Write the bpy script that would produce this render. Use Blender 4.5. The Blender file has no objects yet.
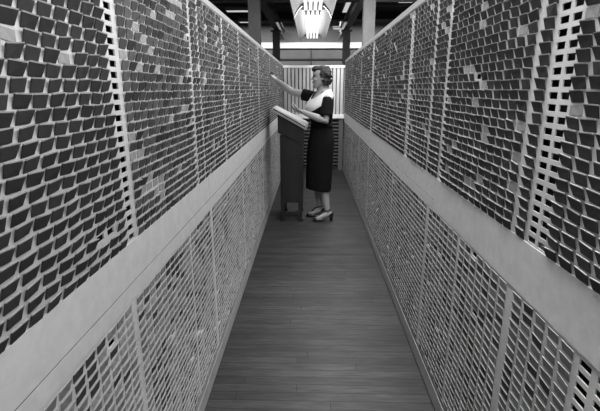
import bpy, bmesh, math, random
from mathutils import Vector, Matrix
random.seed(11)
S = bpy.context.scene
C = S.collection
PI = math.pi

# ------------------------------------------------------------------ materials
def mat(name, v, rough=.6, var=0., scale=20., stretch=(1, 1, 1), bump=0., metal=0., spec=.4):
    m = bpy.data.materials.new(name); m.use_nodes = True
    nt = m.node_tree; b = nt.nodes['Principled BSDF']
    b.inputs['Roughness'].default_value = rough
    b.inputs['Metallic'].default_value = metal
    b.inputs['Specular IOR Level'].default_value = spec
    b.inputs['Base Color'].default_value = (v, v, v, 1)
    if var or bump:
        tc = nt.nodes.new('ShaderNodeTexCoord'); mp = nt.nodes.new('ShaderNodeMapping')
        mp.inputs['Scale'].default_value = stretch
        nz = nt.nodes.new('ShaderNodeTexNoise'); nz.inputs['Scale'].default_value = scale; nz.inputs['Detail'].default_value = 6
        nt.links.new(tc.outputs['Object'], mp.inputs[0]); nt.links.new(mp.outputs[0], nz.inputs['Vector'])
        if var:
            r = nt.nodes.new('ShaderNodeMapRange')
            r.inputs[1].default_value = .3; r.inputs[2].default_value = .7
            r.inputs[3].default_value = v * (1 - var); r.inputs[4].default_value = v * (1 + var)
            nt.links.new(nz.outputs['Fac'], r.inputs[0]); nt.links.new(r.outputs[0], b.inputs['Base Color'])
        if bump:
            bp = nt.nodes.new('ShaderNodeBump'); bp.inputs['Strength'].default_value = bump; bp.inputs['Distance'].default_value = .003
            nt.links.new(nz.outputs['Fac'], bp.inputs['Height']); nt.links.new(bp.outputs[0], b.inputs['Normal'])
    return m

def emis(name, v, s):
    m = bpy.data.materials.new(name); m.use_nodes = True
    b = m.node_tree.nodes['Principled BSDF']
    b.inputs['Base Color'].default_value = (v, v, v, 1)
    b.inputs['Emission Color'].default_value = (1, 1, 1, 1); b.inputs['Emission Strength'].default_value = s
    return m

M = dict(
    sheet=mat('painted_sheet_metal', .52, .5, .08, 9, bump=.05),
    ledge=mat('ledge_brightened', .60, .5, .07, 30, bump=.15),  # tone raised to stand in for light fading toward the ledge
    rail=mat('painted_rail', .26, .5),
    sheet_low_brightened=mat('sheet_metal_low_brightened', .60, .5, .08, 9, bump=.05),  # lighter copy of sheet: makes up in colour for light lost lower down
    inside=mat('rack_inside', .012, .9),
    dark=[mat('dark_card_cover_a', .034, .6, .15, 60), mat('dark_card_cover_b', .024, .6, .15, 60), mat('dark_card_cover_c', .062, .6, .15, 60), mat('dark_card_cover_d', .105, .6, .15, 60)],
    slip=[mat('grey_slip_a', .32, .7, .2, 70), mat('grey_slip_b', .22, .7, .2, 70), mat('grey_slip_c', .40, .7, .2, 70), mat('black_slip', .045, .7, .15, 60)],  # grey slips lightened to offset the weaker light on lower panels
    pale=mat('pale_card', .25, .7, .15, 60),
    paper=mat('card_paper_edge', .38, .8),
    base=mat('painted_baseboard', .36, .5, .1, 12),
    wood=mat('dark_stained_wood', .013, .5, .35, 14, (1, 1, .15), .1),
    desk=mat('desk_board', .30, .5, .1, 20),
    page=mat('ledger_page', .58, .8), cover=mat('ledger_cover', .03, .6),
    skin=mat('skin', .27, .55), hair=mat('dark_hair', .009, .7, .5, 60, (1, 1, 2.5), .6),
    dress=mat('black_dress', .0045, .95, .2, 40, spec=.15), collar=mat('white_collar', .55, .85, .05, 60, bump=.3),
    shoe=mat('black_leather', .012, .35), lip=mat('lip', .10, .5), eye=mat('eye', .02, .3), stocking=mat('stocking', .09, .6),
    steel=mat('painted_column', .045, .6, .12, 8), steel_lit=mat('column_lit_side', .12, .6, .12, 8),  # right columns coloured paler to carry the stronger light on that side
    ceil=mat('dark_ceiling', .025, .9, .3, 3), beam=mat('dark_beam', .035, .8),
    wall=mat('far_wall', .13, .8, .1, 2), white=mat('white_paint', .75, .6),
    refl=mat('white_enamel', .80, .35), refl_out=mat('grey_enamel', .2, .5), socket=mat('lamp_socket', .05, .5),
    tube=emis('fluorescent_tube', .9, 1.15), glow=emis('lit_lamp', .6, .55),
    beam_lit=mat('lit_beam', .22, .6, .1, 8),  # right beam: its brighter lighting is put into a lighter grey
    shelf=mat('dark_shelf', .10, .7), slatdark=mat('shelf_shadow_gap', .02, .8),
    backslat=mat('white_slats', .45, .6),
)

# ------------------------------------------------------------------ helpers
def meta(o, label=None, cat=None, group=None, kind=None):
    for k, v in (('label', label), ('category', cat), ('group', group), ('kind', kind)):
        if v: o[k] = v
    return o

def link(name, me, parent=None, loc=None):
    o = bpy.data.objects.new(name, me); C.objects.link(o)
    if parent: o.parent = parent
    if loc: o.location = loc
    return o

def obj(name, bm, m, parent=None, smooth=False, loc=None):
    me = bpy.data.meshes.new(name)
    bmesh.ops.recalc_face_normals(bm, faces=bm.faces[:])
    bm.to_mesh(me); bm.free()
    for x in (m if isinstance(m, list) else [m]): me.materials.append(x)
    if smooth:
        for p in me.polygons: p.use_smooth = True
    return link(name, me, parent, loc)

def empty(name, loc, label, cat, group=None):
    o = link(name, None, None, loc); o.empty_display_size = .1
    return meta(o, label, cat, group)

def hexa(bm, p, mi=0):
    vs = [bm.verts.new(q) for q in p]
    for f in ((3, 2, 1, 0), (4, 5, 6, 7), (0, 1, 5, 4), (1, 2, 6, 5), (2, 3, 7, 6), (3, 0, 4, 7)):
        fc = bm.faces.new([vs[i] for i in f]); fc.material_index = mi

def box(bm, x0, x1, y0, y1, z0, z1, mi=0):
    hexa(bm, [(x0, y0, z0), (x1, y0, z0), (x1, y1, z0), (x0, y1, z0), (x0, y0, z1), (x1, y0, z1), (x1, y1, z1), (x0, y1, z1)], mi)

def bev(bm, w=.004, seg=2):
    bmesh.ops.bevel(bm, geom=bm.edges[:], offset=w, segments=seg, affect='EDGES', clamp_overlap=True)

def BM(): return bmesh.new()

def boxo(name, b, m, parent=None, w=0, org=(0, 0, 0)):
    bm = BM(); box(bm, *b)
    if w: bev(bm, w)
    bmesh.ops.translate(bm, verts=bm.verts, vec=-Vector(org))
    return obj(name, bm, m, parent)

def frame(d):
    d = d.normalized(); a = Vector((0, 0, 1)) if abs(d.z) < .9 else Vector((1, 0, 0))
    u = d.cross(a).normalized(); return u, d.cross(u).normalized()

def rings(bm, R, cap=True):
    vv = [[bm.verts.new(p) for p in r] for r in R]
    n = len(R[0])
    for a, b in zip(vv, vv[1:]):
        for i in range(n): bm.faces.new((a[i], a[(i + 1) % n], b[(i + 1) % n], b[i]))
    if cap:
        bm.faces.new(vv[0]); bm.faces.new(vv[-1][::-1])
    return vv

def limb(bm, pts, rad, n=14, flat=1., ends=True):
    """closed tapering round limb along points (rounded ends)"""
    P = [Vector(p) for p in pts]; R = []
    u = v = None
    def ring(c, r, u, v): return [c + (u * math.cos(t) + v * math.sin(t) * flat) * r for t in [2 * PI * i / n for i in range(n)]]
    for i, p in enumerate(P):
        d = (P[min(i + 1, len(P) - 1)] - P[max(i - 1, 0)]).normalized()
        if u is None: u, v = frame(d)
        else:
            u = (u - d * u.dot(d)).normalized(); v = d.cross(u).normalized()
        if i == 0 and ends:
            for a in (80, 50, 25): R.append(ring(p - d * rad[0] * math.sin(math.radians(a)), rad[0] * math.cos(math.radians(a)), u, v))
        R.append(ring(p, rad[i], u, v))
        if i == len(P) - 1 and ends:
            for a in (25, 50, 80): R.append(ring(p + d * rad[i] * math.sin(math.radians(a)), rad[i] * math.cos(math.radians(a)), u, v))
    rings(bm, R)

def cyl(bm, a, b, r, n=16, r2=None):
    a = Vector(a); b = Vector(b); u, v = frame(b - a); r2 = r if r2 is None else r2
    rings(bm, [[a + (u * math.cos(2 * PI * i / n) + v * math.sin(2 * PI * i / n)) * r for i in range(n)],
               [b + (u * math.cos(2 * PI * i / n) + v * math.sin(2 * PI * i / n)) * r2 for i in range(n)]])

def ellipsoid(bm, c, r, rot=0, n=18, m=10):
    c = Vector(c); R = []
    for j in range(1, m):
        t = PI * j / m
        R.append([c + Vector((r[0] * math.sin(t) * math.cos(2 * PI * i / n), r[1] * math.sin(t) * math.sin(2 * PI * i / n), -r[2] * math.cos(t))) for i in range(n)])
    rings(bm, R)

# ------------------------------------------------------------------ camera
F = 429.; PITCH = math.atan(117 / F); YAW = math.atan(11 / math.hypot(F, 117)); H = 1.44
cam = bpy.data.cameras.new('camera'); cam.sensor_width = 36; cam.lens = 36 * F / 600; cam.clip_start = .02
co = bpy.data.objects.new('camera', cam); C.objects.link(co)
co.location = (0, 0, H); co.rotation_euler = (PI / 2 - PITCH, 0, YAW)
S.camera = co
def ray(px, py):
    a = (px - 300) / F; b = (205.5 - py) / F
    up = b * math.cos(PITCH) - math.sin(PITCH); fw = b * math.sin(PITCH) + math.cos(PITCH)
    return a * math.cos(YAW) - fw * math.sin(YAW), fw * math.cos(YAW) + a * math.sin(YAW), up
def project(x, y, z):
    z -= H
    a = x * math.cos(YAW) + y * math.sin(YAW); fw = y * math.cos(YAW) - x * math.sin(YAW)
    dep = fw * math.cos(PITCH) - z * math.sin(PITCH); v = z * math.cos(PITCH) + fw * math.sin(PITCH)
    if dep < .05: return None
    return 300 + F * a / dep, 205.5 - F * v / dep, dep

# ------------------------------------------------------------------ setting
XL, XR = -.484, .585
def floor_material():
    m = bpy.data.materials.new('dark_board_floor'); m.use_nodes = True
    nt = m.node_tree; N = nt.nodes; L = nt.links; b = N['Principled BSDF']
    tc = N.new('ShaderNodeTexCoord')
    br = N.new('ShaderNodeTexBrick'); br.offset = 0; br.offset_frequency = 2
    br.inputs['Scale'].default_value = 1; br.inputs['Brick Width'].default_value = 2.6; br.inputs['Row Height'].default_value = .058
    br.inputs['Mortar Size'].default_value = .0022; br.inputs['Mortar Smooth'].default_value = .3; br.inputs['Bias'].default_value = 0
    br.inputs['Color1'].default_value = (.65, .65, .65, 1); br.inputs['Color2'].default_value = (1.25, 1.25, 1.25, 1); br.inputs['Mortar'].default_value = (.10, .10, .10, 1)
    mp0 = N.new('ShaderNodeMapping'); mp0.inputs['Location'].default_value = (1.255, .008, 0)
    L.new(tc.outputs['Object'], mp0.inputs[0])
    sp = N.new('ShaderNodeSeparateXYZ'); L.new(mp0.outputs[0], sp.inputs[0])
    def math_(op, a, b_=None):
        n_ = N.new('ShaderNodeMath'); n_.operation = op
        for i_, v_ in enumerate((a, b_)):
            if v_ is None: continue
            if isinstance(v_, (int, float)): n_.inputs[i_].default_value = v_
            else: L.new(v_, n_.inputs[i_])
        return n_.outputs[0]
    row = math_('FLOOR', math_('DIVIDE', sp.outputs[1], .058))
    wn = N.new('ShaderNodeTexWhiteNoise'); wn.noise_dimensions = '1D'; L.new(row, wn.inputs['W'])
    cx = N.new('ShaderNodeCombineXYZ'); L.new(math_('ADD', sp.outputs[0], math_('MULTIPLY', wn.outputs['Value'], 2.6)), cx.inputs[0]); L.new(sp.outputs[1], cx.inputs[1])
    L.new(cx.outputs[0], br.inputs['Vector'])
    mp = N.new('ShaderNodeMapping'); mp.inputs['Scale'].default_value = (4, 60, 1)
    nz = N.new('ShaderNodeTexNoise'); nz.inputs['Scale'].default_value = 1.6; nz.inputs['Detail'].default_value = 8; nz.inputs['Roughness'].default_value = .65
    L.new(tc.outputs['Object'], mp.inputs[0]); L.new(mp.outputs[0], nz.inputs['Vector'])
    mp2 = N.new('ShaderNodeMapping'); mp2.inputs['Scale'].default_value = (1.2, 5, 1)
    n2 = N.new('ShaderNodeTexNoise'); n2.inputs['Scale'].default_value = 2.2; n2.inputs['Detail'].default_value = 4
    L.new(tc.outputs['Object'], mp2.inputs[0]); L.new(mp2.outputs[0], n2.inputs['Vector'])
    r = N.new('ShaderNodeMapRange'); r.inputs[1].default_value = .3; r.inputs[2].default_value = .72; r.inputs[3].default_value = .008; r.inputs[4].default_value = .046
    L.new(nz.outputs['Fac'], r.inputs[0])
    r2 = N.new('ShaderNodeMapRange'); r2.inputs[1].default_value = .3; r2.inputs[2].default_value = .7; r2.inputs[3].default_value = .7; r2.inputs[4].default_value = 1.3
    L.new(n2.outputs['Fac'], r2.inputs[0])
    m1 = N.new('ShaderNodeMath'); m1.operation = 'MULTIPLY'; L.new(r.outputs[0], m1.inputs[0]); L.new(r2.outputs[0], m1.inputs[1])
    m2 = N.new('ShaderNodeMath'); m2.operation = 'MULTIPLY'; L.new(m1.outputs[0], m2.inputs[0]); L.new(br.outputs['Color'], m2.inputs[1])
    L.new(m2.outputs[0], b.inputs['Base Color'])
    b.inputs['Roughness'].default_value = .55; b.inputs['Specular IOR Level'].default_value = .3
    bp = N.new('ShaderNodeBump'); bp.inputs['Strength'].default_value = .35; bp.inputs['Distance'].default_value = .002
    L.new(m2.outputs[0], bp.inputs['Height']); L.new(bp.outputs[0], b.inputs['Normal'])
    return m
def struct(name, b, m):
    return meta(boxo(name, b, m), kind='structure')
struct('floor', (-6, 6, -4, 16.2, -.05, 0), floor_material())
ceiling = struct('ceiling', (-6, 6, -4, 16.2, 3.6, 3.7), M['ceil'])
struct('wall_back', (-6, 6, 16.0, 16.2, 0, 3.6), M['wall'])
struct('wall_left', (-6.2, -6, -4, 16.2, 0, 3.7), M['wall'])
struct('wall_right', (6, 6.2, -4, 16.2, 0, 3.7), M['wall'])
struct('trim_1', (-6, 6, 15.93, 16.0, 2.80, 2.99), M['white'])
struct('trim_2', (-6, 6, 15.96, 16.0, 2.42, 2.46), M['beam'])
bm = BM()
for i in range(-4, 5): box(bm, i * 1.35 - .02, i * 1.35 + .02, 15.96, 16.0, 1.2, 2.78)
meta(obj('trim_3', bm, M['steel']), kind='structure')

# ------------------------------------------------------------------ racks
PZ = {-1: .0262, 1: .0284}; PY = {-1: .0510, 1: .0600}      # slot pitch up and along, left and right rack
HWS = {-1: .0172, 1: .0200}; HHS = {-1: .0075, 1: .0082}    # half hole
UZ0 = 1.040                   # foot of the upper panel
LZ0 = .118
LR = {-1: 29, 1: 27}

def columns(y0, y1, strips, PITCHY):
    """-> list of (y centre, width, kind) ; kind 'card','holes','plain'"""
    out = []; y = y0
    for (c, w, k, n) in sorted(strips) + [(y1, 0, None, 0)]:
        a = c - w / 2
        seg = a - y
        if seg > .01:
            m = max(1, round(seg / PITCHY)); s = seg / m
            out += [(y + (i + .5) * s, s, 'card') for i in range(m)]
        if k:
            out += [(a + (i + .5) * w / n, w / n, k) for i in range(n)]
            y = c + w / 2
    return out

def nz(a, b, s=0):
    return (math.sin(a * 2.1 + s) + math.sin(b * 1.7 + s * 2.3 + a * .9) + math.sin(a * .73 - b * 1.13 + s)) / 3

CARDS = []      # (side, section, y, z, shade, row, column index)

def panel(side, sec, x, y0, y1, z0, rows, cols, parent, org, name, ztop):
    """perforated sheet: real holes wherever no card covers them"""
    bm = BM(); ad = -side; PITCHZ = PZ[side]; HW = HWS[side]; HH = HHS[side]
    def q(ya, yb, za, zb):
        bm.faces.new([bm.verts.new((x, yy, zz)) for yy, zz in ((ya, za), (yb, za), (yb, zb), (ya, zb))])
    ylast = None
    for ci, (yc, w, k) in enumerate(cols):
        if not (y0 <= round(yc, 5) < y1): continue
        ya, yb = yc - w / 2, yc + w / 2
        if k == 'plain': q(ya, yb, z0, ztop); continue
        runs = z0
        for r in range(rows):
            zc = z0 + (r + .5) * PITCHZ
            st = None
            if k == 'card':
                rd = random.random(); v = nz(yc * 9, zc * 12, 3 + side)
                if sec == 'upper':
                    pm = .038 + (.10 if v > .45 and yc > 1.2 else 0)
                    if rd < pm: st = 'pale'
                    elif rd < pm + .003: st = 'open'
                    elif side < 0: st = random.choice((0, 0, 0, 1, 1)) if yc < 1.09 else random.choice((0, 2, 2, 3, 3)) 
                    else: st = random.choice((0, 0, 1, 1, 1)) if yc < 1.9 else random.choice((0, 0, 1, 2, 2))
                else:
                    if side > 0 and yc < .83: st = 'open'
                    else:
                        v2 = nz(yc * 16, zc * 7, 1.3 * side); st = random.choice((0, 0, 1, 1, 2) if side < 0 else (0, 1, 1, 1))
                        pd = .08 + (.45 if v2 > .36 else 0) + (.06 if side > 0 else 0)
                        if 1.15 < yc < 1.9 or yc < 1.0: pd += .05
                        if rd < pd: st = 3
                        elif rd > .985: st = 'open'
            else:
                st = 'open'
                if k == 'mixed' and random.random() < .65: st = 'pale'
            if st == 'open':
                hw = min(HW, w * .36)
                if runs < zc - HH: q(ya, yb, runs, zc - HH)
                q(ya, yc - hw, zc - HH, zc + HH); q(yc + hw, yb, zc - HH, zc + HH)
                for (a, b, c_, d) in ((yc - hw, yc - hw, zc - HH, zc + HH), (yc + hw, yc + hw, zc - HH, zc + HH)):
                    bm.faces.new([bm.verts.new(p) for p in ((x, a, c_), (x, a, d), (x - ad * .004, a, d), (x - ad * .004, a, c_))])
                for zz in (zc - HH, zc + HH):
                    bm.faces.new([bm.verts.new(p) for p in ((x, yc - hw, zz), (x, yc + hw, zz), (x - ad * .004, yc + hw, zz), (x - ad * .004, yc - hw, zz))])
                runs = zc + HH
            else:
                CARDS.append((side, sec, yc, zc, st, r, ci, w, x))
        q(ya, yb, runs, ztop)
    bmesh.ops.translate(bm, verts=bm.verts, vec=-Vector(org))
    return obj(name, bm, M['sheet' if sec == 'upper' else 'sheet_low_brightened'], parent)

UNITS = [(-.55, 1.98), (1.98, 4.30), (4.30, 6.05), (6.05, 7.68)]
strips = {
    (-1, 'upper'): [(1.09, .070, 'holes', 1), (1.785, .042, 'holes', 1), (1.925, .018, 'plain', 1), (2.44, .045, 'holes', 1), (2.98, .04, 'holes', 1), (3.5, .02, 'plain', 1), (4.08, .07, 'mixed', 2), (5.2, .045, 'holes', 1), (6.4, .045, 'holes', 1), (7.1, .04, 'plain', 1)],
    (1, 'upper'): [(1.035, .048, 'holes', 1), (1.085, .052, 'holes', 1), (1.182, .022, 'plain', 1), (1.925, .048, 'holes', 1), (2.14, .03, 'plain', 1), (2.64, .075, 'holes', 2), (3.35, .02, 'plain', 1), (4.22, .125, 'holes', 2), (5.2, .05, 'plain', 1), (6.4, .045, 'holes', 1)],
    (-1, 'lower'): [(1.057, .026, 'plain', 1), (1.62, .016, 'plain', 1), (1.995, .045, 'plain', 1), (3.0, .03, 'plain', 1), (4.3, .05, 'plain', 1), (5.3, .03, 'plain', 1), (6.1, .05, 'plain', 1)],
    (1, 'lower'): [(1.152, .034, 'plain', 1), (1.6, .016, 'plain', 1), (2.06, .04, 'plain', 1), (3.0, .03, 'plain', 1), (4.3, .05, 'plain', 1), (5.2, .05, 'plain', 1), (6.1, .05, 'plain', 1)],
}
UR = {-1: 29, 1: 29}; TOP = {-1: 1.836, 1: 1.908}
unit_words = ['nearest to the viewer, running out of the frame', 'second from the viewer', 'beside the reading lectern', 'farthest, next to the white slatted rack']
cols = {k: columns(-.5, 7.66, v, PY[k[0]]) for k, v in strips.items()}
for side in (-1, 1):
    x = XL if side < 0 else XR
    out = lambda d: x + side * d      # away from the aisle
    sw = 'left' if side < 0 else 'right'
    for ui, (y0, y1) in enumerate(UNITS):
        org = (out(.15), (y0 + y1) / 2, 0)
        lab = f"pale perforated card rack on the {sw} side, " + ['nearest the camera', 'second from the camera', 'third from the camera, by the woman', 'farthest from the camera'][ui]
        rk = empty('card_rack', org, lab, 'rack', 'perforated card racks along the aisle')
        ztop = UZ0 + UR[side] * PZ[side] + .006
        P = lambda name, b, m, w=0: boxo(name, (min(b[0], b[1]), max(b[0], b[1])) + tuple(b[2:]), m, rk, w, org)
        P('cabinet_body', (out(.03), out(.30), y0 + .002, y1 - .002, .02, TOP[side] - .03), M['inside'])
        panel(side, 'upper', x, y0, y1, UZ0, UR[side], cols[(side, 'upper')], rk, org, 'upper_panel', ztop)
        lztop = LZ0 + LR[side] * PZ[side] + .006
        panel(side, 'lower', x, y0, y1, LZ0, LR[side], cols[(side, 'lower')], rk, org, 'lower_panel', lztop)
        P('top_rail', (out(-.006), out(.30), y0, y1, ztop, TOP[side]), M['rail'], .003)
        zs = .930
        if side > 0 and ui == 0:
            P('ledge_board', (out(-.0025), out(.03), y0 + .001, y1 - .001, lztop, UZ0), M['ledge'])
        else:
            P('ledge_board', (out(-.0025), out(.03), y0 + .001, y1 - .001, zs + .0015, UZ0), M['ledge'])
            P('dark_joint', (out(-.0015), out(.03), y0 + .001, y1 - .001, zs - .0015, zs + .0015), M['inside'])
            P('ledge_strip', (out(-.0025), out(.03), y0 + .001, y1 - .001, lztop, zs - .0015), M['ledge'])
        P('foot_board', (out(-.004), out(.03), y0, y1, .012, .092), M['base'])
        P('plinth', (out(.004), out(.03), y0, y1, .0, .012), M['inside'])
        P('bottom_rail', (out(-.002), out(.03), y0, y1, .092, LZ0), M['rail'])

# ---- cards: 300 largest of each kind as individuals, the rest as one mass
def area(c):
    side, sec, y, z, st, r, ci, w, x = c
    if st == 'open': return 0
    pr = [project(x, y + dy, z + dz) for dy in (-.021, .021) for dz in (-.011, .011)]
    if any(p is None for p in pr): return 0
    cx = sum(p[0] for p in pr) / 4; cy = sum(p[1] for p in pr) / 4
    if not (2 < cx < 598 and 2 < cy < 409): return 0
    xs = [p[0] for p in pr]; ys = [p[1] for p in pr]
    (a, b, c_, d) = pr
    return abs((b[0] - a[0]) * (c_[1] - a[1]) - (b[1] - a[1]) * (c_[0] - a[0]))

def card_pts(side, sec, x, y, z, w, st, jit):
    """card plate leaning out of its slot: 4 points on the back, 4 on the front"""
    ad = -side
    hw = min(.0205 if side < 0 else .0240, w * .41); kz = PZ[side] / .0262
    if st == 'pale': b0 = b1 = 0; t0 = t1 = .0020; zb, zt = -.0105, .0095; hw *= .97
    elif sec == 'upper': b0, b1, t0, t1, zb, zt = .0, .0078, .0024, .0112, -.0128, .0126
    else: b0, b1, t0, t1, zb, zt = .0, .0036, .0012, .0056, -.0120, .0114
    a, b, c_, d = jit
    if st != 'pale': k_ = .0022 if sec == 'upper' else .0012; b1 += b * k_; t1 += b * k_; t0 += a * .0005
    sh = d * .0017; sk = c_ * .0013; dz0 = a * .0010
    p = []
    lw = hw * (.88 if st != 'pale' else 1); yw = (b * .6 + d * .6) * (.0020 if sec == 'upper' else .0010) if st != 'pale' else 0
    for (dy, dz, t) in ((-lw, zb + sk, b0), (lw, zb - sk, b0), (hw, zt - sk, b1 + yw), (-hw, zt + sk, b1 - yw), (-lw, zb + sk, t0), (lw, zb - sk, t0), (hw, zt - sk, t1 + yw), (-hw, zt + sk, t1 - yw)):
        p.append(Vector((x + ad * (t - .0003), y + dy + sh, z + dz * kz + dz0)))
    return p

up = sorted([c for c in CARDS if c[1] == 'upper'], key=area, reverse=True)
lo = sorted([c for c in CARDS if c[1] == 'lower'], key=area, reverse=True)
NI = 300
def split(p, te):
    """cut the card's 8 points a little below its top -> (cover points, paper points)"""
    m = []
    for lo_i, hi_i in ((0, 3), (1, 2), (4, 7), (5, 6)):
        a, b = p[lo_i], p[hi_i]; m.append(b + (a - b) * (te / max(1e-6, (b - a).length)))
    m0, m1, m4, m5 = m
    return [p[0], p[1], m1, m0, p[4], p[5], m5, m4], [m0, m1, p[2], p[3], m4, m5, p[6], p[7]]
def te_of(sec, st): return 0 if st == 'pale' else (.0026 if sec == 'upper' else .0014)
QF = ((0, 1, 5, 4), (1, 2, 6, 5), (2, 3, 7, 6), (3, 0, 4, 7), (4, 5, 6, 7), (3, 2, 1, 0))
def emit_mass(name, cards, mats, label, cat):
    vs, fs, mi = [], [], []
    for c in cards:
        side, sec, y, z, st, r, ci, w, x = c
        j = [random.uniform(-1, 1) for _ in range(4)]
        p = card_pts(side, sec, x, y, z, w, st, j)
        te = te_of(sec, st)
        k = len(mats) - 2 if st == 'pale' else st
        for q, mm in (((p, k),) if not te else zip(split(p, te), (k, len(mats) - 1))):
            b = len(vs); vs += [tuple(v) for v in q]
            for f in QF:
                fs.append([b + i for i in (f[::-1] if side > 0 else f)]); mi.append(mm)
    me = bpy.data.meshes.new(name); me.from_pydata(vs, [], fs)
    for m_ in mats: me.materials.append(m_)
    me.polygons.foreach_set('material_index', mi); me.update()
    return meta(link(name, me), label, cat, kind='stuff')
emit_mass('index_cards', up[NI:], M['dark'] + [M['pale'], M['paper']], 'hundreds of small dark cards filling the upper panels of both racks down the aisle', 'cards')
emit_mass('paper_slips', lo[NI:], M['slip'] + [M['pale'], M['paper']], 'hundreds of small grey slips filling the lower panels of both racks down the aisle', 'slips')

ONES = 'first second third fourth fifth sixth seventh eighth ninth tenth eleventh twelfth thirteenth fourteenth fifteenth sixteenth seventeenth eighteenth nineteenth'.split()
def ordw(n):
    if n <= 19: return ONES[n - 1]
    t, u = divmod(n, 10)
    return {2: 'twentieth', 3: 'thirtieth'}[t] if u == 0 else {2: 'twenty', 3: 'thirty'}[t] + '-' + ONES[u - 1]

protos = {}
def proto(side, sec, st, w, var):
    key = (side, sec, st, round(w, 4), var)
    if key in protos: return protos[key]
    j = [random.uniform(-1, 1) for _ in range(4)]
    p = card_pts(side, sec, 0, 0, 0, w, st, j)
    if side > 0: p = [Vector((-v.x, -v.y, v.z)) for v in p]; p = [p[i] for i in (1, 0, 3, 2, 5, 4, 7, 6)]
    te = te_of(sec, st)
    q, pp = split(p, te) if te else (p, None)
    bm = BM(); hexa(bm, q)
    bmesh.ops.bevel(bm, geom=bm.edges[:], offset=.0003, segments=1, affect='EDGES')
    if sec == 'upper': m = M['pale'] if st == 'pale' else M['dark'][st]
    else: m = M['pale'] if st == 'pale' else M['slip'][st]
    me = bpy.data.meshes.new('index_card' if sec == 'upper' else 'paper_slip')
    bmesh.ops.recalc_face_normals(bm, faces=bm.faces[:]); bm.to_mesh(me); bm.free(); me.materials.append(m)
    pe = None
    if te:
        c0 = sum(pp, Vector()) / 8
        bm = BM(); hexa(bm, [Vector((v.x, c0.y + (v.y - c0.y) * .95, v.z)) for v in pp])
        pe = bpy.data.meshes.new('paper_edge'); bmesh.ops.recalc_face_normals(bm, faces=bm.faces[:]); bm.to_mesh(pe); bm.free(); pe.materials.append(M['paper'])
    protos[key] = (me, pe)
    return protos[key]

for sec, lst, nm in (('upper', up[:NI], 'index_card'), ('lower', lo[:NI], 'paper_slip')):
    for c in lst:
        side, _, y, z, st, r, ci, w, x = c
        me, pe = proto(side, sec, st, w, random.randrange(4))
        o = link(nm, me, None, (x, y, z)); o.rotation_euler = (random.uniform(-.05, .05), 0, PI if side > 0 else 0)
        if pe: link('paper_edge', pe, o)
        sw = 'left' if side < 0 else 'right'
        cl = cols[(side, sec)]
        anchor = {(-1, 'upper'): 1.09, (1, 'upper'): 1.06, (-1, 'lower'): 1.057, (1, 'lower'): 1.152}[(side, sec)]
        mark = {(-1, 'upper'): 'hole strip', (1, 'upper'): 'double hole strip', (-1, 'lower'): 'plain divider', (1, 'lower'): 'plain divider'}[(side, sec)]
        iscard = [q[2] == 'card' for q in cl]
        if y < anchor:
            n = sum(1 for i, q in enumerate(cl) if y <= q[0] < anchor and (iscard[i] or i == ci)); rel = 'before'
        else:
            n = sum(1 for i, q in enumerate(cl) if anchor < q[0] <= y and (iscard[i] or i == ci)); rel = 'beyond'
        if side > 0 and sec == 'upper' and cl[ci][2] == 'mixed': pos = 'within the double hole strip'
        else: pos = f'column {ordw(n)} {rel} {mark}'
        if sec == 'upper':
            tone = 'pale flush' if st == 'pale' else 'dark'
            lab = f'{tone} card in {sw} rack, {ordw(r + 1)} row above ledge, {pos}'
            cat = 'card'; g = f'dark cards in the upper panels'
        else:
            tone = 'black' if st == 3 else 'grey'
            lab = f'{tone} slip in {sw} rack, {ordw(LR[side] - r)} row below ledge, {pos}'
            cat = 'paper slip'; g = 'slips in the lower panels'
        meta(o, lab, cat, g)

# ------------------------------------------------------------------ white slatted rack closing the aisle
org = (.05, 7.9, 0)
rk = empty('slatted_rack', org, 'white rack with vertical slats above dark shelves closing the far end of the aisle', 'rack')
P = lambda name, b, m, w=0: boxo(name, b, m, rk, w, org)
P('back_board', (-.62, .74, 7.80, 7.86, .95, 1.80), M['shelf'])
bm = BM(); xx = -.60; i = 0
while xx < .70:
    box(bm, xx, xx + .046, 7.755, 7.795, .99, 1.79); xx += .0655
bmesh.ops.translate(bm, verts=bm.verts, vec=-Vector(org))
obj('slats', bm, M['backslat'], rk)
P('top_rail', (-.64, .76, 7.745, 7.86, 1.785, 1.825), M['white'], .003)
P('ledge', (-.64, .76, 7.715, 7.86, .93, .995), M['white'], .004)
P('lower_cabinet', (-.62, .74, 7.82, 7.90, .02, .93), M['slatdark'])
bm = BM(); z = .10
while z < .92:
    box(bm, -.62, .50, 7.755, 7.82, z, z + .020); z += .062
bmesh.ops.translate(bm, verts=bm.verts, vec=-Vector(org))
obj('shelf_slats', bm, M['shelf'], rk)
P('side_post', (.50, .575, 7.745, 7.83, 0, .93), M['shelf'])
P('base_board', (-.62, .74, 7.77, 7.86, 0, .07), M['slatdark'])

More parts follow.
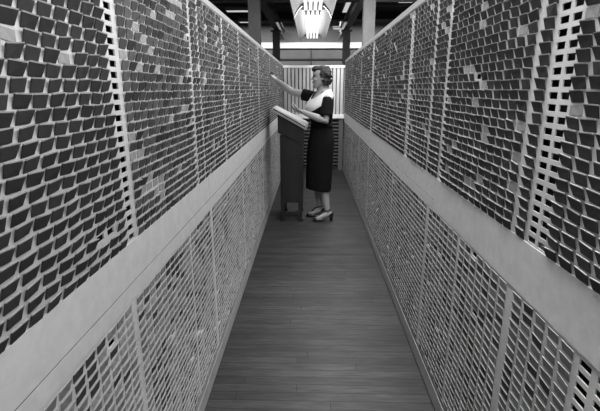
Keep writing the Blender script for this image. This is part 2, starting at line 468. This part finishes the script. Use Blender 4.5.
# ------------------------------------------------------------------ columns and beams
for sx, n, lab in ((-1, 'left', ''), (1, 'right', '')):
    for k, y in enumerate((8.2, 13.2)):
        xc = sx * 1.01; 
        o = empty('support_column', (xc, y, 0), f"{'dark' if sx < 0 else 'grey'} steel column rising behind the {n} rack, {'nearer of the two' if k == 0 else 'farther of the two'}", 'column', 'columns beside the aisle')
        m = M['steel'] if sx < 0 else M['steel_lit']
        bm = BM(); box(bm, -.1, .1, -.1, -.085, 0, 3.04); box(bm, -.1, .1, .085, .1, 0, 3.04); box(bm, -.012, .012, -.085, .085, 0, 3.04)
        obj('shaft', bm, m, o)
        bm = BM(); box(bm, -.15, .15, -.15, .15, 3.02, 3.05); obj('cap_plate', bm, m, o)
        bm = BM(); box(bm, -.16, .16, -.16, .16, 0, .025); obj('foot_plate', bm, m, o)
    bm = BM(); box(bm, -.075, .075, -9, 8, 3.05, 3.065); box(bm, -.012, .012, -9, 8, 3.065, 3.34); box(bm, -.075, .075, -9, 8, 3.34, 3.36)
    meta(obj('steel_beam', bm, M['steel'] if sx < 0 else M['beam_lit'], None, loc=(sx * .985, 7.9, 0)), f'long {"dark" if sx < 0 else "grey"} overhead steel beam running lengthwise above the {n} rack', 'beam', 'lengthwise beams')
for i, y in enumerate([1.5, 4.2, 6.6, 9.0, 11.4, 13.8]):
    bm = BM(); box(bm, -5.9, 5.9, -.09, .09, 3.38, 3.6)
    meta(obj('cross_beam', bm, M['beam'], None, loc=(0, y, 0)), f'dark cross beam under the ceiling, {ordw(i + 1)} from the camera', 'beam', 'cross beams under the ceiling')
for y, z, w_ in ((10.1, 3.26, 'nearer'), (12.4, 3.20, 'farther')):
    bm = BM(); cyl(bm, (-5.9, 0, 0), (5.9, 0, 0), .03, 12)
    meta(obj('ceiling_pipe', bm, M['wall'], None, True, loc=(0, y, z)), f'thin grey pipe crossing under the dark ceiling, {w_} of the two', 'pipe', 'pipes under the ceiling')
def from_px(px, py, z):
    a, b, u = ray(px, py); s = (z - H) / u; return a * s, b * s
for (px, py, l, w, side, word) in ((347, 6, 1.6, .10, 1, 'behind the grey beam'), (359, 5, 1.6, .10, 1, 'beside the nearer grey column'),
                           (406, 1.5, .12, .30, 1, 'above the right rack, at the frame edge'), (340, 28.6, .12, .42, 1, 'low, right of the bright fixture'), (238, 11, .15, .55, -1, 'long, above the left rack'), (245, 21.5, .3, .32, -1, 'short, just above the left rack'), (341, 35.6, .3, .10, 1, 'lowest and smallest, beside the far grey column')):
    X, Y = from_px(px, py, 3.30)
    if Y > 15.4: X, Y = X * 15.4 / Y, 15.4
    o = empty('ceiling_lamp', (X, Y, 3.30), 'small far lit ceiling lamp ' + word, 'lamp', 'distant ceiling lamps')
    bm = BM(); box(bm, -w / 2 - .02, w / 2 + .02, -l / 2 - .02, l / 2 + .02, .0, .07); obj('housing', bm, M['refl_out'], o)
    bm = BM(); box(bm, -w / 2, w / 2, -l / 2, l / 2, -.015, .0); obj('lamp_panel', bm, M['glow'], o)
    bm = BM(); cyl(bm, (0, 0, .07), (0, 0, .30), .012, 8); obj('hanger', bm, M['refl_out'], o)

# ------------------------------------------------------------------ fluorescent fixtures above the aisle
ZL = H + .90
def fixture(y0, y1, lab):
    L = y1 - y0
    o = empty('pendant_light', (.018, (y0 + y1) / 2, ZL), lab, 'light fixture', 'fluorescent fixtures hung in a row over the aisle')
    prof = [(.243, 0), (.238, .012), (.222, .045), (.198, .085), (.168, .12), (.135, .145), (.10, .155)]
    inn = [(-a, b) for a, b in prof] + [(a, b) for a, b in prof[::-1]]
    bm = BM(); t = .006
    A = [(a, b) for a, b in inn]; B = [(a * 1.0 + (t if a > 0 else -t), b + t) for a, b in inn]
    loop = A + B[::-1]
    rings(bm, [[(a, -L / 2, b) for a, b in loop], [(a, L / 2, b) for a, b in loop]])
    obj('reflector', bm, M['refl'], o)
    bm = BM(); box(bm, -.1, .1, -L / 2 + .04, L / 2 - .04, .165, .22); bev(bm, .01); obj('ballast_box', bm, M['refl_out'], o)
    for yy in (-L / 2 + .03, L / 2 - .03):
        bm = BM(); box(bm, -.16, .16, yy - .012, yy + .012, .11, .155); obj('socket_bar', bm, M['socket'], o)
        for xs in (-.09, -.03, .03, .09):
            bm = BM(); box(bm, xs - .012, xs + .012, yy - .015, yy + .015, .045, .115); bev(bm, .003); obj('lamp_holder', bm, M['socket'], o)
    for xs in (-.09, -.03, .03, .09):
        bm = BM(); cyl(bm, (xs, -L / 2 + .05, .075), (xs, L / 2 - .05, .075), .019, 14); obj('fluorescent_tube', bm, M['tube'], o, True)
    for yy in (-L / 4, L / 4):
        bm = BM(); cyl(bm, (0, yy, .22), (0, yy, 3.6 - ZL), .008, 8); obj('hanger_rod', bm, M['refl_out'], o)
fixture(6.15, 9.15, 'white fluorescent trough light over the aisle, farther of the two in view')
fixture(2.95, 5.95, 'white fluorescent trough light over the aisle, nearer of the two in view')
fixture(-.25, 2.75, 'white fluorescent trough light directly above the camera')
fixture(-3.45, -.45, 'white fluorescent trough light behind the camera')

# ------------------------------------------------------------------ lectern and ledger
LX0, LX1, LY0, LY1 = -.342, -.075, 4.60, 5.08
org = ((LX0 + LX1) / 2, (LY0 + LY1) / 2, 0)
le = empty('lectern', org, 'dark wooden lectern cabinet on short legs with sloping top beside the woman', 'lectern')
P = lambda name, b, m, w=0: boxo(name, b, m, le, w, org)
P('cabinet', (LX0 + .012, LX1 - .008, LY0 + .008, LY1 - .008, .215, .96), M['wood'], .004)
def slope(name, pts_xz, y0, y1, m, parent, org, w=.003):
    bm = BM(); n = len(pts_xz)
    rings(bm, [[(a, y0, b) for a, b in pts_xz], [(a, y1, b) for a, b in pts_xz]])
    if w: bev(bm, w)
    bmesh.ops.translate(bm, verts=bm.verts, vec=-Vector(org))
    return obj(name, bm, m, parent)
slope('desk_box', [(LX0 - .008, .985), (LX1, .865), (LX1, 1.045), (LX0 - .008, 1.188)], LY0 - .006, LY1 + .006, M['wood'], le, org)
d = Vector((.365, 0, -.200)).normalized(); nrm = Vector((.2, 0, .365)).normalized()
A0 = Vector((-.418, 0, 1.218))
def sl(u, v): p = A0 + d * u + nrm * v; return (p.x, p.z)
slope('desk_top', [sl(0, 0), sl(.42, 0), sl(.42, .016), sl(0, .016)], LY0 - .03, LY1 + .03, M['desk'], le, org)
slope('stop_ledge', [sl(.405, .016), sl(.42, .016), sl(.42, .045), sl(.405, .045)], LY0 - .03, LY1 + .03, M['desk'], le, org, .001)
for lx in (LX0 + .012, LX1 - .058):
    for ly in (LY0 + .008, LY1 - .058):
        bm = BM(); s = .05
        hexa(bm, [(lx + .008, ly + .008, .02), (lx + s - .008, ly + .008, .02), (lx + s - .008, ly + s - .008, .02), (lx + .008, ly + s - .008, .02), (lx, ly, .22), (lx + s, ly, .22), (lx + s, ly + s, .22), (lx, ly + s, .22)])
        bmesh.ops.translate(bm, verts=bm.verts, vec=-Vector(org)); lg = obj('leg', bm, M['wood'], le)
        bm = BM(); box(bm, lx - .004, lx + s + .004, ly - .004, ly + s + .004, 0, .032); bev(bm, .008)
        bmesh.ops.translate(bm, verts=bm.verts, vec=-Vector(org)); obj('foot', bm, M['wood'], lg)
lorg = (-.22, 4.84, 1.15)
lg = empty('ledger_book', lorg, 'large open white ledger lying on the sloping top of the lectern', 'book')
slope('cover', [sl(.012, .017), sl(.40, .017), sl(.40, .028), sl(.012, .028)], LY0 - .01, LY1 + .01, M['cover'], lg, lorg, 0)
for (a, b) in ((LY0 - .005, 4.838), (4.842, LY1 + .005)):
    slope('page_block', [sl(.004, .0285), sl(.402, .0285), sl(.402, .050), sl(.20, .046), sl(.004, .040)], a, b, M['page'], lg, lorg, .002)

# ------------------------------------------------------------------ woman
WR = Vector((.12, 4.72, 0))
wo = empty('person', WR, 'woman in black dress with broad white collar reaching to the left rack beside the lectern', 'person')
def fin(bm, name, m, parent=wo, voxel=None, smooth=2, sf=.5, solid=None, sub=0):
    bmesh.ops.translate(bm, verts=bm.verts, vec=-WR)
    o = obj(name, bm, m, parent, True)
    if solid:
        s = o.modifiers.new('s', 'SOLIDIFY'); s.thickness = solid; s.offset = 1
    if voxel:
        r = o.modifiers.new('r', 'REMESH'); r.mode = 'VOXEL'; r.voxel_size = voxel; r.use_smooth_shade = True
    if smooth:
        k = o.modifiers.new('k', 'SMOOTH'); k.iterations = smooth; k.factor = sf
    if sub:
        k = o.modifiers.new('u', 'SUBSURF'); k.levels = k.render_levels = sub
    return o
TA = math.radians(24)
FW = Vector((-math.cos(TA), -math.sin(TA), 0)); SD = Vector((math.sin(TA), -math.cos(TA), 0))   # SD = her left, towards the camera
#      z     cx    cy    side  depth
TR = [(.76, .100, 4.72, .150, .110), (.82, .108, 4.72, .168, .122), (.90, .118, 4.72, .165, .122), (.98, .120, 4.72, .142, .105), (1.06, .118, 4.72, .124, .092),
      (1.14, .112, 4.72, .130, .100), (1.21, .104, 4.72, .142, .117), (1.27, .106, 4.72, .150, .118), (1.32, .116, 4.72, .156, .102), (1.36, .126, 4.72, .150, .086),
      (1.39, .132, 4.72, .118, .074), (1.42, .134, 4.72, .078, .064), (1.445, .132, 4.72, .056, .056)]
def tring(z):
    if z <= TR[0][0]: return TR[0]
    for a, b in zip(TR, TR[1:]):
        if a[0] <= z <= b[0]:
            t = (z - a[0]) / (b[0] - a[0]); return tuple(a[i] * (1 - t) + b[i] * t for i in range(5))
    return TR[-1]
def tsurf(z, phi, off=0):
    _, cx, cy, s, dd = tring(z)
    return Vector((cx, cy, z)) + SD * (s + off) * math.sin(phi) + FW * (dd + off) * math.cos(phi)
bm = BM()
rings(bm, [[tsurf(r[0], 2 * PI * i / 28) for i in range(28)] for r in TR])
ellipsoid(bm, Vector((.10, 4.72, 1.245)) + FW * .075 + SD * .065, (.055, .055, .055))
ellipsoid(bm, Vector((.10, 4.72, 1.245)) + FW * .075 - SD * .065, (.055, .055, .055))
# neck and head
HX, HY = .108, 4.715
limb(bm, [(.150, 4.72, 1.37), (.138, 4.718, 1.44), (.125, 4.715, 1.51)], [.060, .050, .052])
HR = [(1.438, -.066, -.030, .018), (1.448, -.078, -.005, .034), (1.466, -.084, .020, .047), (1.488, -.082, .048, .058), (1.512, -.084, .070, .066), (1.538, -.085, .086, .070),
      (1.562, -.084, .093, .073), (1.590, -.091, .095, .075), (1.615, -.087, .090, .073), (1.638, -.070, .075, .062), (1.654, -.040, .050, .040), (1.660, -.015, .025, .018)]
hr = []
for z, f_, b_, w in HR:
    cx = (f_ + b_) / 2; rx = (b_ - f_) / 2
    hr.append([(HX + cx + rx * math.cos(t), HY + w * math.sin(t), z) for t in [2 * PI * i / 24 for i in range(24)]])
rings(bm, hr)
fx = HX - .086
limb(bm, [(fx + .008, HY, 1.572), (fx - .004, HY, 1.553), (fx - .016, HY, 1.536)], [.007, .009, .0095], 10)   # nose
for s in (-1, 1): ellipsoid(bm, (fx - .004, HY + s * .010, 1.531), (.010, .008, .006), n=10, m=6)
ellipsoid(bm, (fx - .001, HY, 1.508), (.010, .021, .006), n=12, m=6); ellipsoid(bm, (fx, HY, 1.497), (.009, .018, .006), n=12, m=6)  # lips
ellipsoid(bm, (fx + .012, HY, 1.462), (.020, .024, .018), n=12, m=8)                                  # chin
for s in (-1, 1):
    ellipsoid(bm, (fx + .010, HY + s * .030, 1.588), (.014, .026, .008), n=12, m=6)                    # brow ridge
    ellipsoid(bm, (fx + .030, HY + s * .036, 1.530), (.026, .024, .022), n=12, m=8)                    # cheek
    ellipsoid(bm, (HX + .010, HY + s * .075, 1.545), (.016, .009, .028), n=12, m=8)                    # ear
# arms
LSh = Vector((.112, 4.72, 1.335)) + SD * .128; RSh = Vector((.105, 4.72, 1.345)) - SD * .135
LEl = Vector((.158, 4.535, 1.112)); LWr = Vector((-.088, 4.575, 1.205))
REl = Vector((-.215, 4.955, 1.405)); RWr = Vector((-.395, 5.045, 1.530))
limb(bm, [LSh, LSh.lerp(LEl, .3), LSh.lerp(LEl, .65), LEl, LEl.lerp(LWr, .3), LEl.lerp(LWr, .7), LWr], [.052, .048, .043, .038, .040, .031, .024], 16)
limb(bm, [RSh, RSh.lerp(REl, .3), RSh.lerp(REl, .65), REl, REl.lerp(RWr, .3), REl.lerp(RWr, .7), RWr], [.052, .048, .043, .038, .040, .031, .024], 16)
# hands
def hand(wr, dirv, palm_n, thumb_side, curl, scale=1.):
    """wr wrist point; dirv towards fingers; palm_n out of the palm; thumb_side +-1 along cross"""
    d = dirv.normalized(); n_ = (palm_n - d * palm_n.dot(d)).normalized(); s = d.cross(n_).normalized() * thumb_side
    k = wr + d * .085 * scale
    for i in range(4):
        a = (-.026 + i * .0175) * scale
        limb(bm, [wr + s * a * .45, wr + d * .045 * scale + s * a * .8, k + s * a], [.015, .0145, .0115], 10, ends=True)
    L_ = [.062, .074, .080, .070]
    for i in range(4):
        a = (-.027 + i * .018) * scale
        p = k + s * a; pts = [p - d * .015]; ang = 0; q = p
        spread = (i - 1.5) * .07
        seg = [.44, .32, .24]
        pts.append(q)
        for j in range(3):
            ang += curl[j] * (1.1 if i == 0 else 1)
            q = q + (d * math.cos(ang) + n_ * math.sin(ang) + s * spread).normalized() * L_[i] * seg[j] * scale
            pts.append(q)
        limb(bm, pts, [.0095, .0092, .0085, .0078, .0066], 10)
    b = wr + d * .028 * scale + s * .022
    t1 = b + (d * .78 + s * .5 + n_ * .25).normalized() * .038; t2 = t1 + (d * .85 + s * .30 + n_ * .45).normalized() * .030; t3 = t2 + (d * .9 + s * .0 + n_ * .5).normalized() * .024
    limb(bm, [b - d * .012, b, t1, t2, t3], [.013, .0135, .011, .0098, .008], 10)
hand(LWr, Vector((-.88, .12, .26)), Vector((.25, .30, .88)), -1, (.45, .55, .4), 1.0)
hand(RWr, Vector((-.48, .33, .52)), Vector((-.35, .2, -.8)), -1, (.45, .55, .4), .90)
# legs (stockinged) and feet
def leg(hip, knee, ank, heel, ball, toe):
    hip, knee, ank, heel, ball, toe = map(Vector, (hip, knee, ank, heel, ball, toe))
    limb(bm, [hip, hip.lerp(knee, .5), knee, knee.lerp(ank, .28), knee.lerp(ank, .65), ank], [.085, .070, .052, .053, .040, .030], 16)
    limb(bm, [heel + Vector((0, 0, .012)), heel.lerp(ball, .35) + Vector((0, 0, .02)), ball + Vector((0, 0, .010)), toe], [.026, .030, .027, .015], 12)
    limb(bm, [ank + Vector((0, 0, .03)), ank, heel.lerp(ball, .15) + Vector((0, 0, .02))], [.030, .029, .028], 12)
LL = ((.135, 4.66, .82), (.140, 4.645, .46), (.190, 4.640, .135), (.225, 4.640, .070), (.095, 4.615, .028), (.055, 4.608, .024))
RL = ((.080, 4.79, .82), (.065, 4.80, .46), (.110, 4.810, .135), (.145, 4.810, .070), (.020, 4.800, .028), (-.022, 4.797, .024))
leg(*LL); leg(*RL)
body = fin(bm, 'body', M['skin'], voxel=.0042, smooth=3)
# hair
bm = BM()
ellipsoid(bm, (.135, HY, 1.592), (.082, .088, .080))
ellipsoid(bm, (.068, HY + .003, 1.638), (.062, .066, .034))
ellipsoid(bm, (.160, HY, 1.515), (.046, .080, .056))
ellipsoid(bm, (.120, HY, 1.640), (.070, .070, .035))
rr = random.Random(4)
for i in range(46):
    t = rr.uniform(-1, 1) * 1.25; z = rr.uniform(1.475, 1.66)
    k = max(.15, 1 - ((z - 1.56) / .115) ** 2) ** .5
    x = .130 + .083 * math.cos(t) * k; y = HY + .086 * math.sin(t) * k
    if x < .105 and z < 1.60: continue
    r = rr.uniform(.013, .021)
    ellipsoid(bm, (x, y, z), (r, r, r * .8), n=10, m=6)
for s in (-1, 1):
    for q in ((.085, 1.632, .026), (.050, 1.636, .024), (.098, 1.612, .028), (.112, 1.585, .028), (.120, 1.555, .026), (.135, 1.520, .028), (.148, 1.488, .024)):
        ellipsoid(bm, (q[0], HY + s * .066 * (1 if q[1] < 1.6 else .7), q[1]), (q[2], q[2] * .9, q[2] * .8), n=10, m=6)
for s in (-.03, 0, .03): ellipsoid(bm, (.032, HY + s, 1.632), (.027, .026, .023), n=12, m=8)
fin(bm, 'hair', M['hair'], voxel=.0055, smooth=2)
for s in (-1, 1):
    bm = BM(); ellipsoid(bm, (fx + .012, HY + s * .032, 1.566), (.011, .014, .0085), n=12, m=8); fin(bm, 'eye', M['eye'], smooth=0)
    bm = BM(); limb(bm, [(fx + .001, HY + s * .016, 1.591), (fx + .002, HY + s * .034, 1.596), (fx + .016, HY + s * .050, 1.590)], [.003, .0035, .002], 8); fin(bm, 'eyebrow', M['hair'], smooth=0)
bm = BM(); ellipsoid(bm, (fx - .0045, HY, 1.503), (.010, .020, .007), n=12, m=6); fin(bm, 'lips', M['lip'], smooth=0)
# dress
bm = BM(); n = 40
RZ = [(.345, .092, .168, .132), (.42, .094, .170, .134), (.55, .098, .172, .138), (.68, .102, .176, .138), (.76, .105, .178, .136)]
zs = [.83, .90, .96, 1.01, 1.06, 1.11, 1.16, 1.21, 1.245, 1.28, 1.31, 1.34, 1.37, 1.395, 1.41]
prev = None
for z, cx, s, dd in RZ:
    R = []
    for i in range(n):
        t = 2 * PI * i / n; wv = 1 + (.018 * math.sin(7 * t) if z < .6 else 0)
        R.append(bm.verts.new(Vector((cx, 4.72, z + (.012 * math.cos(t) if z < .4 else 0))) + SD * s * wv * math.sin(t) + FW * dd * wv * math.cos(t)))
    if prev:
        for i in range(n): bm.faces.new((prev[i], prev[(i + 1) % n], R[(i + 1) % n], R[i]))
    prev = R
for z in zs:
    R = []
    for i in range(n):
        t = 2 * PI * i / n
        bust = .030 * math.exp(-((z - 1.235) / .06) ** 2) * max(0, math.cos(t)) if z > 1.1 else 0
        R.append(bm.verts.new(tsurf(z, t, .012 + bust)))
    for i in range(n):
        tm = 2 * PI * (i + .5) / n; tm = min(tm, 2 * PI - tm)
        if z > 1.33 and tm < (z - 1.31) * 8: continue
        bm.faces.new((prev[i], prev[(i + 1) % n], R[(i + 1) % n], R[i]))
    prev = R
def sleeve(sh, el, f, rad):
    P_ = [sh + (sh - el).normalized() * .02, sh, sh.lerp(el, f * .5), sh.lerp(el, f)]
    u, v = frame(el - sh)
    Rs = [[p + (u * math.cos(2 * PI * i / 20) + v * math.sin(2 * PI * i / 20)) * r for i in range(20)] for p, r in zip(P_, rad)]
    vv = rings(bm, Rs, cap=False); bm.faces.new(vv[0])
sleeve(LSh, LEl, .80, (.045, .060, .062, .068)); sleeve(RSh, REl, .52, (.045, .060, .060, .064))
fin(bm, 'dress', M['dress'], smooth=0, solid=.003, sub=1)
bm = BM(); R = []
rings(bm, [[tsurf(z, 2 * PI * i / 28, o_) for i in range(28)] for z, o_ in ((1.035, .014), (1.037, .019), (1.075, .019), (1.077, .014))])
fin(bm, 'belt', M['dress'], smooth=0)
# collar : broad shawl laid over the shoulders
bm = BM()
prof = [(180, 1.436, 1.362), (150, 1.436, 1.352), (120, 1.434, 1.335), (95, 1.430, 1.312), (75, 1.420, 1.285), (55, 1.402, 1.252), (38, 1.382, 1.222), (24, 1.360, 1.202), (12, 1.338, 1.190), (0, 1.322, 1.186)]
full = [(a, b, c_) for a, b, c_ in prof] + [(-a, b, c_) for a, b, c_ in prof[::-1][1:-1]]
K = 5; G = []
for a, zi, zo in full:
    col = []
    for k in range(K + 1):
        z = zi + (zo - zi) * k / K
        t = math.radians(a)
        bust = .030 * math.exp(-((z - 1.235) / .06) ** 2) * max(0, math.cos(t))
        col.append(bm.verts.new(tsurf(z, t, .019 + bust + .004 * math.sin(a * .2) * k / K)))
    G.append(col)
for i in range(len(G)):
    a, b = G[i], G[(i + 1) % len(G)]
    for k in range(K): bm.faces.new((a[k], a[k + 1], b[k + 1], b[k]))
fin(bm, 'collar', M['collar'], smooth=0, solid=.004, sub=1)
# cuffs of the sleeves are plain black; shoes
def shoe(pts):
    hip, knee, ank, heel, ball, toe = map(Vector, pts)
    bm = BM()
    d_ = (toe - heel); d_.z = 0; d_.normalize(); s_ = Vector((-d_.y, d_.x, 0))
    def ringat(p, hw, z0, z1, k=16):
        out = []
        for i in range(k):
            t = 2 * PI * i / k; out.append(Vector((p.x, p.y, 0)) + s_ * hw * math.cos(t) + Vector((0, 0, (z0 + z1) / 2 + (z1 - z0) / 2 * math.sin(t))))
        return out
    # sole with toe cap
    rings(bm, [ringat(toe + d_ * .028, .006, .002, .016), ringat(toe + d_ * .018, .022, .001, .030), ringat(toe - d_ * .005, .034, .0, .044), ringat(ball - d_ * .002, .038, .0, .042),
               ringat(ball - d_ * .035, .034, .010, .034), ringat(heel + d_ * .055, .026, .034, .052), ringat(heel + d_ * .02, .029, .046, .066), ringat(heel - d_ * .022, .026, .050, .066), ringat(heel - d_ * .032, .012, .054, .064)])
    # heel counter
    cnt = [ringat(heel - d_ * .036, .010, .052, .100), ringat(heel - d_ * .028, .024, .050, .112), ringat(heel - d_ * .005, .032, .048, .108), ringat(heel + d_ * .02, .033, .048, .085)]
    rings(bm, cnt)
    # heel block
    q = Vector((heel.x, heel.y, 0)) - d_ * .012
    cyl(bm, q, q + Vector((0, 0, .058)), .015, 12, .024)
    # ankle strap + instep strap
    c = ank + Vector((0, 0, -.008)); R_ = []
    for i in range(20):
        t = 2 * PI * i / 20; R_.append(c + d_ * .036 * math.cos(t) + s_ * .034 * math.sin(t) + Vector((0, 0, -.012 * math.cos(t))))
    limb(bm, R_ + [R_[0]], [.0055] * 21, 8, ends=False)
    limb(bm, [R_[0], ank.lerp(ball, .5) + Vector((0, 0, .028)), ball + Vector((0, 0, .040))], [.006, .0065, .007], 8)
    fin(bm, 'shoe', M['shoe'], smooth=0)
shoe(LL); shoe(RL)
# card held to the rack
bm = BM(); box(bm, -.020, .020, -.003, .003, -.022, .022); bev(bm, .001)
o = obj('held_card', bm, M['dark'][1], None, loc=(-.448, 5.075, 1.598)); o.rotation_euler = (0, .5, .5)
meta(o, "dark card held in the woman's raised hand against the left rack", 'card')

# ------------------------------------------------------------------ light and view
w = bpy.data.worlds.new('world'); S.world = w; w.use_nodes = True
w.node_tree.nodes['Background'].inputs[0].default_value = (1, 1, 1, 1); w.node_tree.nodes['Background'].inputs[1].default_value = .25
def area_light(name, loc, sx, sy, power, rot=(0, 0, 0)):
    l = bpy.data.lights.new(name, 'AREA'); l.shape = 'RECTANGLE'; l.size = sx; l.size_y = sy; l.energy = power
    o = bpy.data.objects.new(name, l); C.objects.link(o); o.location = loc; o.rotation_euler = rot
area_light('overhead_fill', (.44, 2.6, 3.30), 1.0, 9, 640)  # unseen fill light added above the aisle to brighten both walls
area_light('right_side_fill', (2.5, 3.2, 3.30), 1.6, 11, 470, (0, math.radians(35), 0))  # unseen light added out on the right, mostly to brighten the left wall
area_light('left_side_fill', (-2.5, 3.2, 3.30), 1.6, 11, 70, (0, math.radians(-35), 0))  # weaker unseen light added out on the left for the right wall
area_light('far_wall_fill', (0, 14.9, 3.54), 8, .5, 260)  # added light hidden behind the last cross beam, brightens the far wall
S.cycles.use_denoising = True
S.cycles.max_bounces = 8; S.cycles.diffuse_bounces = 5
S.cycles.sample_clamp_indirect = 4
S.view_settings.view_transform = 'Standard'; S.view_settings.look = 'None'; S.view_settings.exposure = 0; S.view_settings.gamma = 1
S.view_settings.use_curve_mapping = False
